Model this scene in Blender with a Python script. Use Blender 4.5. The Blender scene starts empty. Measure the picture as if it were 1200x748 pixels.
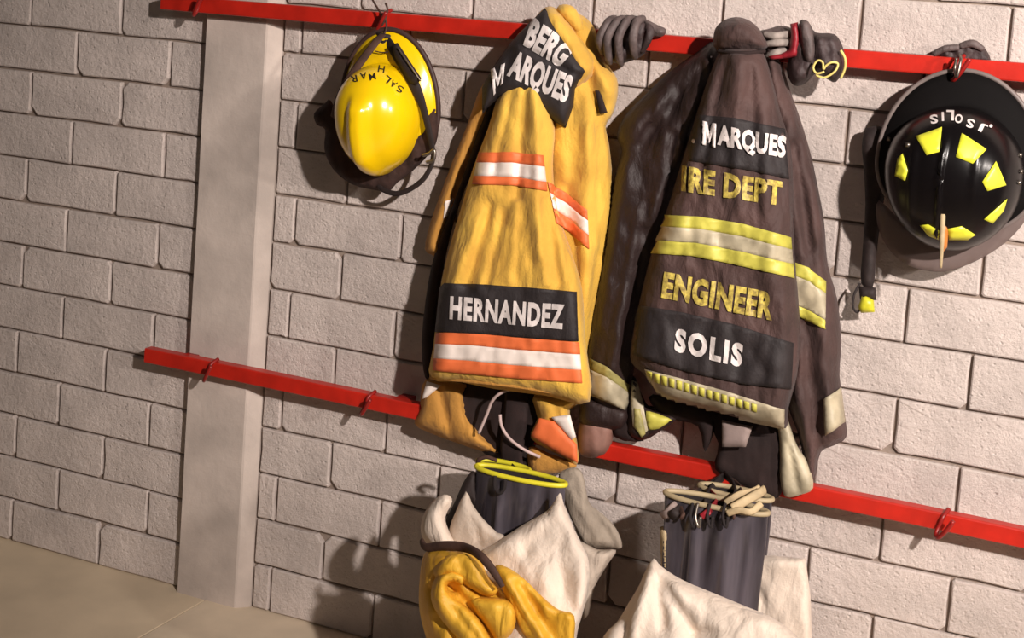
import bpy, bmesh, math, random
from mathutils import Vector, Matrix, noise, geometry
from mathutils.bvhtree import BVHTree

# ------------------------------------------------------------------ camera
YAW, PIT, ROL = -0.4182, -0.1002, 0.0715
CAM = Vector((1.8775, -2.8462, 1.4651))
FPX, CX, CY = 1800.0, 600.0, 150.0            # focal length and centre in pixels of the 1200x748 frame
FWD = Vector((math.sin(YAW)*math.cos(PIT), math.cos(YAW)*math.cos(PIT), math.sin(PIT)))
_r = Vector((math.cos(YAW), -math.sin(YAW), 0)); _u = _r.cross(FWD)
RGT = _r*math.cos(ROL) + _u*math.sin(ROL)
UPV = -_r*math.sin(ROL) + _u*math.cos(ROL)
scn = bpy.context.scene
col = scn.collection
cd = bpy.data.cameras.new('camera'); cam = bpy.data.objects.new('camera', cd); col.objects.link(cam)
cd.sensor_fit = 'HORIZONTAL'; cd.sensor_width = 36.0; cd.lens = 36.0*FPX/1200.0
cd.shift_x = 0.0; cd.shift_y = -(374.0-CY)/1200.0
cd.clip_start = 0.05
cam.matrix_world = Matrix(((RGT.x, UPV.x, -FWD.x, CAM.x), (RGT.y, UPV.y, -FWD.y, CAM.y), (RGT.z, UPV.z, -FWD.z, CAM.z), (0, 0, 0, 1)))
scn.camera = cam

# ------------------------------------------------------------------ world, lamps, exposure
w = bpy.data.worlds.new('world'); scn.world = w; w.use_nodes = True
bg = w.node_tree.nodes['Background']; bg.inputs[0].default_value = (1.0, 0.90, 0.84, 1); bg.inputs[1].default_value = 0.035

def area(name, loc, target, size, power, color):
    l = bpy.data.lights.new(name, 'AREA'); l.shape = 'DISK'; l.size = size; l.energy = power; l.color = color
    o = bpy.data.objects.new(name, l); col.objects.link(o); o.location = loc
    o.rotation_euler = (Vector(target)-Vector(loc)).to_track_quat('-Z', 'Y').to_euler()
    return o
def spot(name, loc, target, radius, power, color, cone):
    l = bpy.data.lights.new(name, 'SPOT'); l.shadow_soft_size = radius; l.energy = power; l.color = color
    l.spot_size = math.radians(cone); l.spot_blend = 1.0
    o = bpy.data.objects.new(name, l); col.objects.link(o); o.location = loc
    o.rotation_euler = (Vector(target)-Vector(loc)).to_track_quat('-Z', 'Y').to_euler()
    return o
spot('key_lamp', (3.30, -2.85, 2.40), (1.40, 0, 1.28), 0.045, 860, (1.0, 0.90, 0.84), 60)
spot('side_lamp', (4.30, -2.0, 1.95), (1.1, 0, 1.0), 0.08, 210, (1.0, 0.90, 0.82), 80)
area('fill_lamp', (0.9, -3.6, 2.5), (0.5, 0, 1.1), 0.9, 2.5, (1.0, 0.88, 0.80))
vs = scn.view_settings
scn.display_settings.display_device = 'sRGB'
vs.view_transform = 'Standard'; vs.look = 'None'; vs.gamma = 1.0; vs.use_curve_mapping = False
vs.exposure = 0.0

# ------------------------------------------------------------------ helpers
def W(px, py, d):                              # the point that stands d metres in front of the wall, seen at a pixel
    D = FWD + RGT*((px-CX)/FPX) - UPV*((py-CY)/FPX)
    return CAM + D*((-d-CAM.y)/D.y)
def WZ(px, py, z=0.0):
    D = FWD + RGT*((px-CX)/FPX) - UPV*((py-CY)/FPX)
    return CAM + D*((z-CAM.z)/D.z)

def lin(c):
    return tuple(((v/255.0)/12.92 if v/255.0 <= 0.04045 else ((v/255.0+0.055)/1.055)**2.4) for v in c)

def mat(name, rgb, rough=0.8, var=0.12, vscale=6.0, bump=0.0, bscale=60.0, metal=0.0, spec=0.5, coat=0.0, sheen=0.0,
        rgb2=None, pscale=None, weave=0.0, objrand=0.0, alpha=1.0, bdist=0.004, pit=0.55, brough=0.65, wrinkle=0.0, vstretch=0):
    m = bpy.data.materials.new(name); m.use_nodes = True
    nt = m.node_tree; N = nt.nodes; L = nt.links
    b = N['Principled BSDF']
    b.inputs['Roughness'].default_value = rough; b.inputs['Metallic'].default_value = metal
    b.inputs['Specular IOR Level'].default_value = spec
    b.inputs['Coat Weight'].default_value = coat; b.inputs['Coat Roughness'].default_value = 0.15
    b.inputs['Sheen Weight'].default_value = sheen
    b.inputs['Alpha'].default_value = alpha
    tc = N.new('ShaderNodeNewGeometry')
    n = N.new('ShaderNodeTexNoise'); n.inputs['Scale'].default_value = vscale; n.inputs['Detail'].default_value = 6
    if vstretch:
        m0 = N.new('ShaderNodeMapping'); m0.inputs['Scale'].default_value = (1, 1, vstretch)
        L.new(tc.outputs['Position'], m0.inputs['Vector']); L.new(m0.outputs['Vector'], n.inputs['Vector'])
    else: L.new(tc.outputs['Position'], n.inputs['Vector'])
    r = N.new('ShaderNodeValToRGB')
    c = lin(rgb); c2 = lin(rgb2) if rgb2 else tuple(v*(1-var*2.2) for v in c)
    r.color_ramp.elements[0].position = 0.32; r.color_ramp.elements[0].color = (*c2, 1)
    r.color_ramp.elements[1].position = 0.68; r.color_ramp.elements[1].color = (*tuple(min(1, v*(1+var*0.6)) for v in c), 1)
    L.new(n.outputs['Fac'], r.inputs['Fac'])
    out = r.outputs['Color']
    if objrand > 0:
        oi = N.new('ShaderNodeObjectInfo'); mr = N.new('ShaderNodeMapRange')
        mr.inputs['To Min'].default_value = 1-objrand; mr.inputs['To Max'].default_value = 1+objrand*0.5
        L.new(oi.outputs['Random'], mr.inputs['Value'])
        mx = N.new('ShaderNodeVectorMath'); mx.operation = 'SCALE'
        L.new(out, mx.inputs[0]); L.new(mr.outputs['Result'], mx.inputs['Scale']); out = mx.outputs['Vector']
    L.new(out, b.inputs['Base Color'])
    if bump > 0:
        n2 = N.new('ShaderNodeTexNoise'); n2.inputs['Scale'].default_value = bscale; n2.inputs['Detail'].default_value = 8
        n2.inputs['Roughness'].default_value = brough
        L.new(tc.outputs['Position'], n2.inputs['Vector'])
        bp = N.new('ShaderNodeBump'); bp.inputs['Strength'].default_value = bump; bp.inputs['Distance'].default_value = bdist
        h = n2.outputs['Fac']
        if pscale:                             # pits
            v = N.new('ShaderNodeTexVoronoi'); v.inputs['Scale'].default_value = pscale
            L.new(tc.outputs['Position'], v.inputs['Vector'])
            vr = N.new('ShaderNodeMapRange'); vr.inputs['From Max'].default_value = 0.28; vr.inputs['To Min'].default_value = 0.0
            vr.inputs['To Max'].default_value = pit
            L.new(v.outputs['Distance'], vr.inputs['Value'])
            ad = N.new('ShaderNodeMath'); ad.operation = 'ADD'
            L.new(h, ad.inputs[0]); L.new(vr.outputs['Result'], ad.inputs[1]); h = ad.outputs[0]
        L.new(h, bp.inputs['Height']); L.new(bp.outputs['Normal'], b.inputs['Normal'])
        if wrinkle > 0:                        # soft hanging creases of cloth
            mp = N.new('ShaderNodeMapping'); mp.inputs['Scale'].default_value = (20, 20, 7)
            L.new(tc.outputs['Position'], mp.inputs['Vector'])
            n3 = N.new('ShaderNodeTexNoise'); n3.inputs['Scale'].default_value = 1.0; n3.inputs['Detail'].default_value = 5
            n3.inputs['Distortion'].default_value = 0.8
            L.new(mp.outputs['Vector'], n3.inputs['Vector'])
            b3 = N.new('ShaderNodeBump'); b3.inputs['Strength'].default_value = wrinkle; b3.inputs['Distance'].default_value = 0.02
            L.new(n3.outputs['Fac'], b3.inputs['Height']); L.new(b3.outputs['Normal'], bp.inputs['Normal'])
    return m

M = {}
M['block'] = mat('painted_block', (222, 208, 200), 0.85, 0.08, 9, 1.0, 46, pscale=85, objrand=0.06, bdist=0.008, pit=0.22, brough=0.75)
M['mortar'] = mat('painted_mortar', (150, 134, 122), 0.9, 0.10, 14, 0.6, 90)
M['pillar'] = mat('painted_concrete', (202, 188, 178), 0.85, 0.13, 7, 0.4, 40)
M['floor'] = mat('concrete_floor', (222, 203, 174), 0.7, 0.10, 3.5, 0.15, 30)
M['floor2'] = mat('concrete_floor_pale', (228, 210, 184), 0.7, 0.10, 4.5, 0.15, 30)
M['red'] = mat('red_paint', (192, 36, 22), 0.4, 0.10, 20, 0.12, 60, spec=0.5)
M['redd'] = mat('red_paint_dark', (150, 26, 22), 0.4, 0.15, 40, 0.1, 60)  # darker red for brackets and hooks
M['steel'] = mat('dull_steel', (150, 140, 130), 0.35, 0.1, 30, metal=0.9)
M['yhelm'] = mat('yellow_helmet_shell', (252, 208, 12), 0.22, 0.03, 10, spec=0.5, coat=0.4)
M['bhelm'] = mat('black_helmet_shell', (14, 11, 12), 0.26, 0.1, 12, spec=0.32, coat=0.0)
M['bhelm2'] = mat('black_helmet_brim', (12, 9, 9), 0.8, 0.12, 12, 0.1, 50, spec=0.15)
M['trim'] = mat('dark_rubber_trim', (66, 44, 40), 0.6, 0.1, 20)
M['greytrim'] = mat('grey_rubber_trim', (120, 108, 104), 0.5, 0.1, 20)
M['strap'] = mat('brown_webbing', (78, 52, 42), 0.8, 0.15, 60, 0.3, 220)
M['dstrap'] = mat('black_webbing', (40, 28, 26), 0.75, 0.15, 60, 0.3, 220)
M['flap'] = mat('ear_flap_cloth', (62, 40, 34), 0.9, 0.2, 25, 0.3, 120, wrinkle=0.5)
M['yjack'] = mat('yellow_turnout_cloth', (224, 180, 70), 0.85, 0.09, 9, 0.35, 170, sheen=0.15, rgb2=(202, 154, 58), wrinkle=0.5)
M['yjackd'] = mat('brownish_yellow_cloth', (196, 140, 60), 0.85, 0.12, 12, 0.35, 170, sheen=0.1, wrinkle=0.5)  # browner yellow for the left sleeve, cuff, hem and sleeve lining
M['orange'] = mat('orange_trim_tape', (232, 114, 62), 0.6, 0.06, 20, 0.1, 120)
M['white'] = mat('silver_reflective_tape', (240, 226, 216), 0.45, 0.05, 20, 0.05, 120)
M['black'] = mat('black_label_cloth', (40, 33, 34), 0.7, 0.12, 20, 0.3, 150, wrinkle=0.25)
M['letter'] = mat('white_letter_tape', (222, 212, 208), 0.5, 0.08, 60)
M['yletter'] = mat('yellow_letter_tape', (206, 186, 84), 0.6, 0.22, 120, rgb2=(128, 106, 62))
M['ink'] = mat('black_marker_ink', (36, 26, 10), 0.6, 0.05, 60)
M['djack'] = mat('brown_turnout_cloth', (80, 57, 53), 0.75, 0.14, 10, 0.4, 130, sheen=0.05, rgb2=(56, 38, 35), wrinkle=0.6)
M['djack2'] = mat('shaded_brown_turnout_cloth', (44, 29, 27), 0.6, 0.2, 12, 0.4, 110, rgb2=(36, 23, 22), wrinkle=0.5)  # darker copy of the brown, paints the left sleeve side as shaded
M['lime'] = mat('lime_reflective_tape', (204, 196, 84), 0.5, 0.12, 30, 0.1, 120)
M['silver'] = mat('soiled_silver_tape', (190, 178, 150), 0.5, 0.14, 30, 0.1, 120)
M['olive'] = mat('soiled_lime_tape', (168, 158, 96), 0.55, 0.2, 30, 0.1, 120)
M['cuff'] = mat('brown_leather_cuff', (134, 98, 86), 0.7, 0.15, 30, 0.2, 120)
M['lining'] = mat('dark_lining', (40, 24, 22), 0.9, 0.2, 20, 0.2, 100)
M['gray'] = mat('grey_lining', (150, 132, 126), 0.85, 0.1, 20, 0.2, 100)
M['cord'] = mat('pale_cord', (205, 180, 175), 0.8, 0.1, 60)
M['glove'] = mat('grey_leather_glove', (98, 84, 82), 0.6, 0.2, 40, 0.5, 120, wrinkle=0.5)
M['gloved'] = mat('dark_leather_glove', (64, 50, 50), 0.6, 0.2, 40, 0.5, 120, wrinkle=0.5)
M['glovel'] = mat('light_grey_knit', (160, 148, 140), 0.85, 0.15, 60, 0.5, 160)
M['redstrap'] = mat('maroon_strap', (150, 30, 42), 0.5, 0.12, 40)
M['piping'] = mat('pale_yellow_cord', (226, 206, 120), 0.6, 0.08, 40)
M['boot'] = mat('sheen_streaked_rubber', (86, 80, 87), 0.24, 0.12, 26, 0.08, 40, spec=0.6, rgb2=(34, 30, 34), vstretch=0.12)  # pale vertical streaks paint a glossy sheen into the rubber colour
M['bootin'] = mat('boot_lining', (30, 22, 22), 0.9, 0.1, 8)
M['bootrim'] = mat('yellow_rubber_rim', (222, 212, 50), 0.45, 0.1, 20)
M['tanrim'] = mat('tan_rubber_rim', (176, 158, 124), 0.6, 0.12, 20)
M['cream'] = mat('cream_liner_cloth', (228, 211, 194), 0.9, 0.06, 8, 0.35, 140, sheen=0.1, wrinkle=0.5)
M['cream2'] = mat('grey_cream_cloth', (196, 180, 164), 0.9, 0.08, 8, 0.35, 140, wrinkle=0.5)
M['greycl'] = mat('grey_canvas_flap', (168, 154, 138), 0.9, 0.10, 14, 0.35, 140, wrinkle=0.5)
M['ypant'] = mat('yellow_trouser_shell', (228, 178, 58), 0.55, 0.08, 14, 0.25, 120, rgb2=(216, 160, 40), wrinkle=0.5)
M['tan'] = mat('tan_webbing', (190, 168, 130), 0.7, 0.15, 40, 0.2, 160)
M['sticker'] = mat('lime_sticker', (226, 226, 60), 0.4, 0.04, 30)
M['visor'] = mat('smoked_visor', (120, 104, 100), 0.35, 0.08, 14, alpha=0.8)
M['orn'] = mat('amber_shield', (196, 120, 50), 0.4, 0.15, 40)
M['buckle'] = mat('lime_plastic_buckle', (206, 200, 50), 0.4, 0.1, 40)

def props(o, label=None, cat=None, group=None, kind=None):
    if label: o['label'] = label
    if cat: o['category'] = cat
    if group: o['group'] = group
    if kind: o['kind'] = kind
    return o
def empty(name, loc, label=None, cat=None, group=None):
    o = bpy.data.objects.new(name, None); col.objects.link(o); o.location = loc; o.empty_display_size = 0.05
    return props(o, label, cat, group)
def link(name, verts, faces, m, parent=None, smooth=True, bevel=0):
    me = bpy.data.meshes.new(name)
    off = parent_loc(parent)
    me.from_pydata([tuple(Vector(v)-off) for v in verts], [], faces); me.update()
    o = bpy.data.objects.new(name, me); col.objects.link(o)
    if parent: o.parent = parent
    me.materials.append(M[m] if isinstance(m, str) else m)
    bm = bmesh.new(); bm.from_mesh(me); bmesh.ops.recalc_face_normals(bm, faces=bm.faces)
    bm.to_mesh(me); bm.free()
    if smooth: me.shade_smooth()
    return o
def parent_loc(p):
    v = Vector((0, 0, 0))
    while p is not None:
        v = v + p.location; p = p.parent
    return v

def box(a, b):                                 # corners -> verts, faces
    (x0, y0, z0), (x1, y1, z1) = a, b
    v = [(x0, y0, z0), (x1, y0, z0), (x1, y1, z0), (x0, y1, z0), (x0, y0, z1), (x1, y0, z1), (x1, y1, z1), (x0, y1, z1)]
    f = [(0, 3, 2, 1), (4, 5, 6, 7), (0, 1, 5, 4), (1, 2, 6, 5), (2, 3, 7, 6), (3, 0, 4, 7)]
    return v, f
def boxobj(name, a, b, m, parent=None, bev=0.0):
    v, f = box(a, b); o = link(name, v, f, m, parent, smooth=False)
    if bev > 0:
        bm = bmesh.new(); bm.from_mesh(o.data)
        bmesh.ops.bevel(bm, geom=list(bm.edges), offset=bev, segments=2, affect='EDGES', profile=0.6)
        bm.to_mesh(o.data); bm.free()
    return o

def crom(pts, n, closed=False):                # Catmull-Rom through tuples
    out = []; k = len(pts)
    seg = k if closed else k-1
    for i in range(seg):
        g = lambda j: pts[j % k] if closed else pts[max(0, min(k-1, j))]
        p0, p1, p2, p3 = g(i-1), g(i), g(i+1), g(i+2)
        for s in range(n):
            t = s/n
            out.append(tuple(0.5*((2*b)+(-a+c)*t+(2*a-5*b+4*c-d)*t*t+(-a+3*b-3*c+d)*t**3) for a, b, c, d in zip(p0, p1, p2, p3)))
    if not closed: out.append(tuple(pts[-1]))
    return out

def tube_verts(P, rad, ns=8, flat=1.0, V=None, F=None):
    """a tube along world points P; rad number or list; flat squashes it into a strap"""
    V = [] if V is None else V; F = [] if F is None else F
    base = len(V); n = len(P); P = [Vector(p) for p in P]
    prev = None
    for i in range(n):
        t = (P[min(n-1, i+1)]-P[max(0, i-1)]).normalized()
        nrm = Vector((0, -1, 0.02)); nrm = (nrm - t*nrm.dot(t))
        if nrm.length < 0.15 and prev is not None: nrm = prev - t*prev.dot(t)
        if nrm.length < 1e-4: nrm = Vector((0, 0, 1)) - t*t.z
        nrm.normalize(); prev = nrm
        bi = t.cross(nrm)
        r = rad[i] if isinstance(rad, (list, tuple)) else rad
        for k in range(ns):
            a = 2*math.pi*k/ns
            V.append(P[i] + bi*(r*math.cos(a)) + nrm*(r*flat*math.sin(a)))
    for i in range(n-1):
        for k in range(ns):
            F.append((base+i*ns+k, base+i*ns+(k+1) % ns, base+(i+1)*ns+(k+1) % ns, base+(i+1)*ns+k))
    F.append(tuple(base+k for k in range(ns))); F.append(tuple(base+(n-1)*ns+k for k in reversed(range(ns))))
    return V, F
def tube(name, P, rad, m, parent=None, ns=8, flat=1.0):
    V, F = tube_verts(P, rad, ns, flat)
    return link(name, V, F, m, parent)
def ptube(name, pts, rad, m, parent=None, ns=8, flat=1.0, n=6):   # pts (px, py, d)
    c = crom(pts, n)
    if isinstance(rad, (list, tuple)):
        rr = [x[0] for x in crom([(r,) for r in rad], n)]
    else: rr = rad
    return tube(name, [W(*p) for p in c], rr, m, parent, ns, flat)

def inside(poly, x, y):
    c = False; j = len(poly)-1
    for i in range(len(poly)):
        xi, yi = poly[i]; xj, yj = poly[j]
        if (yi > y) != (yj > y) and x < (xj-xi)*(y-yi)/(yj-yi)+xi: c = not c
        j = i
    return c
def segd(px, py, ax, ay, bx, by):
    dx, dy = bx-ax, by-ay; L2 = dx*dx+dy*dy
    t = 0 if L2 == 0 else max(0, min(1, ((px-ax)*dx+(py-ay)*dy)/L2))
    return math.hypot(px-ax-t*dx, py-ay-t*dy), t
def densify(poly, step):
    out = []
    for i in range(len(poly)):
        a = poly[i]; b = poly[(i+1) % len(poly)]
        L = math.hypot(b[0]-a[0], b[1]-a[1]); n = max(1, int(L/step+0.5))
        for k in range(n): out.append((a[0]+(b[0]-a[0])*k/n, a[1]+(b[1]-a[1])*k/n))
    return out
def tri_poly(poly, step):
    """triangulate a px polygon with interior grid points -> verts2d, tris, is_outline, dist"""
    ol = densify(poly, step)
    xs = [p[0] for p in ol]; ys = [p[1] for p in ol]
    pts = list(ol); nb = len(ol)
    y = min(ys)+step*0.5; row = 0
    while y < max(ys):
        x = min(xs)+step*(0.5 if row % 2 else 0.0)
        while x < max(xs):
            if inside(ol, x, y):
                dmin = min((x-p[0])**2+(y-p[1])**2 for p in ol)
                if dmin > (step*0.55)**2: pts.append((x, y))
            x += step
        y += step*0.87; row += 1
    edges = [(i, (i+1) % nb) for i in range(nb)]
    vo, eo, fo, ov, oe, of = geometry.delaunay_2d_cdt([Vector(p) for p in pts], edges, [], 1, 1e-4)
    fo = [f for f in fo if inside(ol, sum(vo[i][0] for i in f)/3.0, sum(vo[i][1] for i in f)/3.0)]
    vs2 = [(v[0], v[1]) for v in vo]
    cnt = {}
    for f in fo:
        for a, b in ((f[0], f[1]), (f[1], f[2]), (f[2], f[0])):
            k = (min(a, b), max(a, b)); cnt[k] = cnt.get(k, 0)+1
    bd = [k for k, c in cnt.items() if c == 1]
    dist = []
    for v in vs2:
        dist.append(min(segd(v[0], v[1], *ol[i], *ol[(i+1) % nb])[0] for i in range(nb)))
    return vs2, [tuple(f) for f in fo], bd, dist

class Cloth:
    """a stuffed sheet whose outline is seen as a polygon; base(x,y) depth, bulge, folds = (x0,y0,x1,y1,width,amp[,amp_end])"""
    def __init__(s, name, poly, d, bulge, rim, m, parent=None, folds=(), step=4.0, smooth=2, back=None, thick=0.012, nz=0.0018, nsc=22, seed=0, plane=None):
        if smooth: poly = crom(poly, smooth+1, closed=True)
        vs2, tris, bd, dist = tri_poly(poly, step)
        V = []; used = sorted({i for f in tris for i in f}); idx = {v: i for i, v in enumerate(used)}
        nf = len(used)
        for i in used:
            x, y = vs2[i]
            t = min(1.0, dist[i]/rim); prof = math.sqrt(max(0, 1-(1-t)**2))
            b = d(x, y) if callable(d) else d
            z = b + bulge*prof
            for f in folds:
                dd, tt = segd(x, y, *f[:4]); amp = f[5] if len(f) < 7 else f[5]+(f[6]-f[5])*tt
                z += prof*amp*math.exp(-(dd/f[4])**2)
            z += prof*nz*2*noise.noise(Vector((x/nsc+seed*7.3, y/(nsc*1.8), seed)))
            z += prof*nz*0.8*noise.noise(Vector((x/(nsc*.35)+seed*3.3, y/(nsc*.8), seed+5)))
            V.append(W(x, y, z))
        for i in used:
            x, y = vs2[i]
            t = min(1.0, dist[i]/rim); prof = math.sqrt(max(0, 1-(1-t)**2))
            b = d(x, y) if callable(d) else d
            V.append(W(x, y, max(0.006, b-0.002-(thick)*prof)))
        F = [tuple(idx[i] for i in f) for f in tris]
        F += [tuple(nf+idx[i] for i in reversed(f)) for f in tris]
        F += [(idx[a], idx[b], nf+idx[b], nf+idx[a]) for a, b in bd]
        s.o = link(name, V, F, m, parent)
        s.V = V; s.F = F
        s.bvh = BVHTree.FromPolygons(V, F)
def hit(bvhs, px, py, off):
    D = (FWD + RGT*((px-CX)/FPX) - UPV*((py-CY)/FPX)).normalized()
    best = None
    for b in bvhs:
        h = b.ray_cast(CAM, D)
        if h[0] is not None and (best is None or h[3] < best[1]): best = (h[0], h[3], h[1])
    if best is None: return None
    n = best[2]
    if n.dot(D) > 0: n = -n
    return best[0] + (n*0.4 - D*0.6).normalized()*off
def decal(name, poly, cloths, m, parent, off=0.0035, step=4.0, smooth=0, thick=0.0012):
    """a sewn-on patch that follows the cloth below it"""
    if smooth: poly = crom(poly, smooth+1, closed=True)
    vs2, tris, bd, dist = tri_poly(poly, step)
    b = [c.bvh if hasattr(c, 'bvh') else c for c in cloths]
    P = [hit(b, x, y, off) for x, y in vs2]
    P2 = [hit(b, x, y, off-thick) for x, y in vs2]
    ok = [p is not None for p in P]
    tris = [f for f in tris if all(ok[i] for i in f)]
    used = sorted({i for f in tris for i in f}); idx = {v: i for i, v in enumerate(used)}; n = len(used)
    V = [P[i] for i in used]+[P2[i] for i in used]
    cnt = {}
    for f in tris:
        for a, c in ((f[0], f[1]), (f[1], f[2]), (f[2], f[0])):
            k = (min(a, c), max(a, c)); cnt[k] = cnt.get(k, 0)+1
    F = [tuple(idx[i] for i in f) for f in tris] + [tuple(n+idx[i] for i in reversed(f)) for f in tris]
    F += [(idx[a], idx[c], n+idx[c], n+idx[a]) for (a, c), k in cnt.items() if k == 1]
    o = link(name, V, F, m, parent)
    class R: pass
    r = R(); r.o = o; r.bvh = BVHTree.FromPolygons(V, F); return r
def quadmap(q, u, v):                          # q TL TR BR BL
    a = Vector(q[0]).lerp(Vector(q[1]), u); b = Vector(q[3]).lerp(Vector(q[2]), u)
    p = b.lerp(a, v); return p.x, p.y
def text_mesh(s, bold=0.02, space=1.0):
    cu = bpy.data.curves.new('txt', 'FONT'); cu.body = s; cu.size = 1.0; cu.offset = bold; cu.resolution_u = 3
    cu.space_character = space; cu.fill_mode = 'BOTH'
    o = bpy.data.objects.new('txt', cu); col.objects.link(o)
    dg = bpy.context.evaluated_depsgraph_get(); dg.update()
    me = bpy.data.meshes.new_from_object(o.evaluated_get(dg))
    bpy.data.objects.remove(o); bpy.data.curves.remove(cu)
    bm = bmesh.new(); bm.from_mesh(me); bpy.data.meshes.remove(me)
    bmesh.ops.triangulate(bm, faces=bm.faces)
    for _ in range(4):
        lg = [e for e in bm.edges if e.calc_length() > 0.10]
        if not lg: break
        bmesh.ops.subdivide_edges(bm, edges=lg, cuts=1)
        bmesh.ops.triangulate(bm, faces=bm.faces)
    return bm
def text(name, s, mapf, cloths, m, parent, off=0.004, bold=0.025, space=1.05):
    """lettering laid on the surface; mapf(u, v) -> px"""
    bm = text_mesh(s, bold, space)
    xs = [v.co.x for v in bm.verts]; ys = [v.co.y for v in bm.verts]
    x0, x1, y0, y1 = min(xs), max(xs), min(ys), max(ys)
    b = [c.bvh if hasattr(c, 'bvh') else c for c in cloths]
    V = []; last = None
    for v in bm.verts:
        u = (v.co.x-x0)/(x1-x0); t = (v.co.y-y0)/(y1-y0)
        px, py = mapf(u, t)
        h = hit(b, px, py, off)
        V.append(h)
    good = [f for f in bm.faces if all(V[v.index] is not None for v in f.verts)]
    F = [tuple(v.index for v in f.verts) for f in good]
    used = sorted({i for f in F for i in f}); idx = {a: i for i, a in enumerate(used)}
    o = link(name, [V[i] for i in used], [tuple(idx[i] for i in f) for f in F], m, parent, smooth=False)
    bm.free(); return o
MP = [(0, 0), (0, 1), (.27, 1), (.5, .48), (.73, 1), (1, 1), (1, 0), (.77, 0), (.77, .60), (.58, .14), (.42, .14), (.23, .60), (.23, 0)]
def letter_m(q, cloths, m, parent, off):
    return decal('lettering', [quadmap(q, u, v) for u, v in MP], cloths, m, parent, off=off, step=2.2)
def qtext(name, s, q, *a, **k):
    return text(name, s, lambda u, v: quadmap(q, u, v), *a, **k)

random.seed(7)
# ------------------------------------------------------------------ wall of painted blocks
H, L, XL, XR = 0.105, 0.2643, -0.6421, 0.2366
PX0, PX1 = -0.134, 0.050                       # pillar
v, f = box((-3.0, 0.0100, -0.05), (4.6, 0.16, 2.62))
wall = props(link('wall_back', v, f, 'mortar', None, smooth=False), 'long block wall painted off-white with tooled joints behind the hanging gear', None, None, 'structure')
def brick_mesh(w2, h2, seed):
    rr = random.Random(seed)
    # outline of 14 points, irregular
    def side(n, ax, ay, bx, by):
        return [(ax+(bx-ax)*k/n, ay+(by-ay)*k/n) for k in range(n)]
        p = []
    corners = [(-w2, -h2), (w2, -h2), (w2, h2), (-w2, h2)]
    pts = []
    cc = [min(0.35*w2, 0.0015+rr.random()**4*0.018) for _ in range(4)]
    for i in range(4):
        x, y = corners[i]; c = cc[i]
        sx = -1 if x < 0 else 1; sy = -1 if y < 0 else 1
        if i in (0, 2): pts += [(x, y-sy*c), (x-sx*c, y)]
        else: pts += [(x-sx*c, y), (x, y-sy*c)]
        nx, ny = corners[(i+1) % 4]
        if i in (0, 2):
            for t in (0.36, 0.68):
                pts.append((x+(nx-x)*t, y-sy*abs(rr.gauss(0, 0.0012))))
        else: pts.append((x-sx*abs(rr.gauss(0, 0.0012)), 0.0))
    n = len(pts)
    V = []
    for x, y in pts: V.append((x, 0.014, y))
    for x, y in pts: V.append((x*1.0, 0.0018, y))
    for x, y in pts:
        l = math.hypot(x, y)
        V.append((x-(0.003 if x > 0 else -0.003), -0.0012+rr.gauss(0, 0.0005), y-(0.003 if y > 0 else -0.003)))
    V.append((0, -0.0018, 0))
    F = []
    for k in range(n):
        j = (k+1) % n
        F.append((k, j, n+j, n+k)); F.append((n+k, n+j, 2*n+j, 2*n+k)); F.append((2*n+k, 2*n+j, 3*n))
    me = bpy.data.meshes.new('brick'); me.from_pydata(V, [], F); me.update(); me.materials.append(M['block'])
    bm = bmesh.new(); bm.from_mesh(me); bmesh.ops.recalc_face_normals(bm, faces=bm.faces); bm.to_mesh(me); bm.free()
    return me
JT = 0.0048
full = [brick_mesh((L-JT)/2, (H-JT)/2, s) for s in range(9)]
half_cache = {}
cells = []
def course(j, lo, hi, off, cutlo, cuthi):
    k0 = int(math.floor((lo-off)/L))-1
    for k in range(k0, k0+40):
        a = off+k*L; b = a+L
        a += 0.0; 
        if b <= lo+0.02 or a >= hi-0.02: continue
        ca = max(a, lo) if cutlo else a; cb = min(b, hi) if cuthi else b
        cells.append((j, ca, cb))
for r in range(0, 25):                        # r = course above the floor; j = 11-r
    j = 11-r
    jit = random.uniform(-0.006, 0.006)
    offl = XL + (0.5*L if j % 2 == 0 else 0.0) + jit
    offr = XR + (0.0 if j % 2 == 0 else 0.5*L) + random.uniform(-0.006, 0.006)
    course(j, -3.0, PX0-0.007, offl, True, True)
    course(j, PX1+0.004, 4.6, offr, True, True)
stuffV = []; stuffF = []
cells.sort(key=lambda c: abs((c[1]+c[2])/2-0.5)/1.75 + (10 if (11-c[0]) > 15 else 0))
nb = 0
for (j, a, b) in cells:
    zc = (11-j)*H + H/2; w2 = (b-a-JT)/2
    if w2 < 0.008: continue
    xc = (a+b)/2
    if nb < 290 and (11-j) < 16 and -1.35 < xc < 2.75:
        if abs((b-a)-L) < 1e-4: me = random.choice(full)
        else: me = brick_mesh(w2, (H-JT)/2, nb+100)
        o = bpy.data.objects.new('brick', me); col.objects.link(o); o.parent = wall
        o.location = (xc, random.uniform(-0.0012, 0.0008), zc + random.uniform(-.0008, .0008))
        o.rotation_euler = (random.gauss(0, .004), random.gauss(0, .0025), random.gauss(0, .003))
        nb += 1
    else:
        me = full[0]; base = len(stuffV)
        if abs((b-a)-L) > 1e-4: sx = w2/((L-JT)/2)
        else: sx = 1
        for vv in me.vertices: stuffV.append((vv.co.x*sx+xc, vv.co.y, vv.co.z+zc))
        for p in me.polygons: stuffF.append(tuple(base+i for i in p.vertices))
so = link('outer_bricks', stuffV, stuffF, 'block', wall, smooth=False); so['kind'] = 'stuff'
print('bricks', nb)
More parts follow.
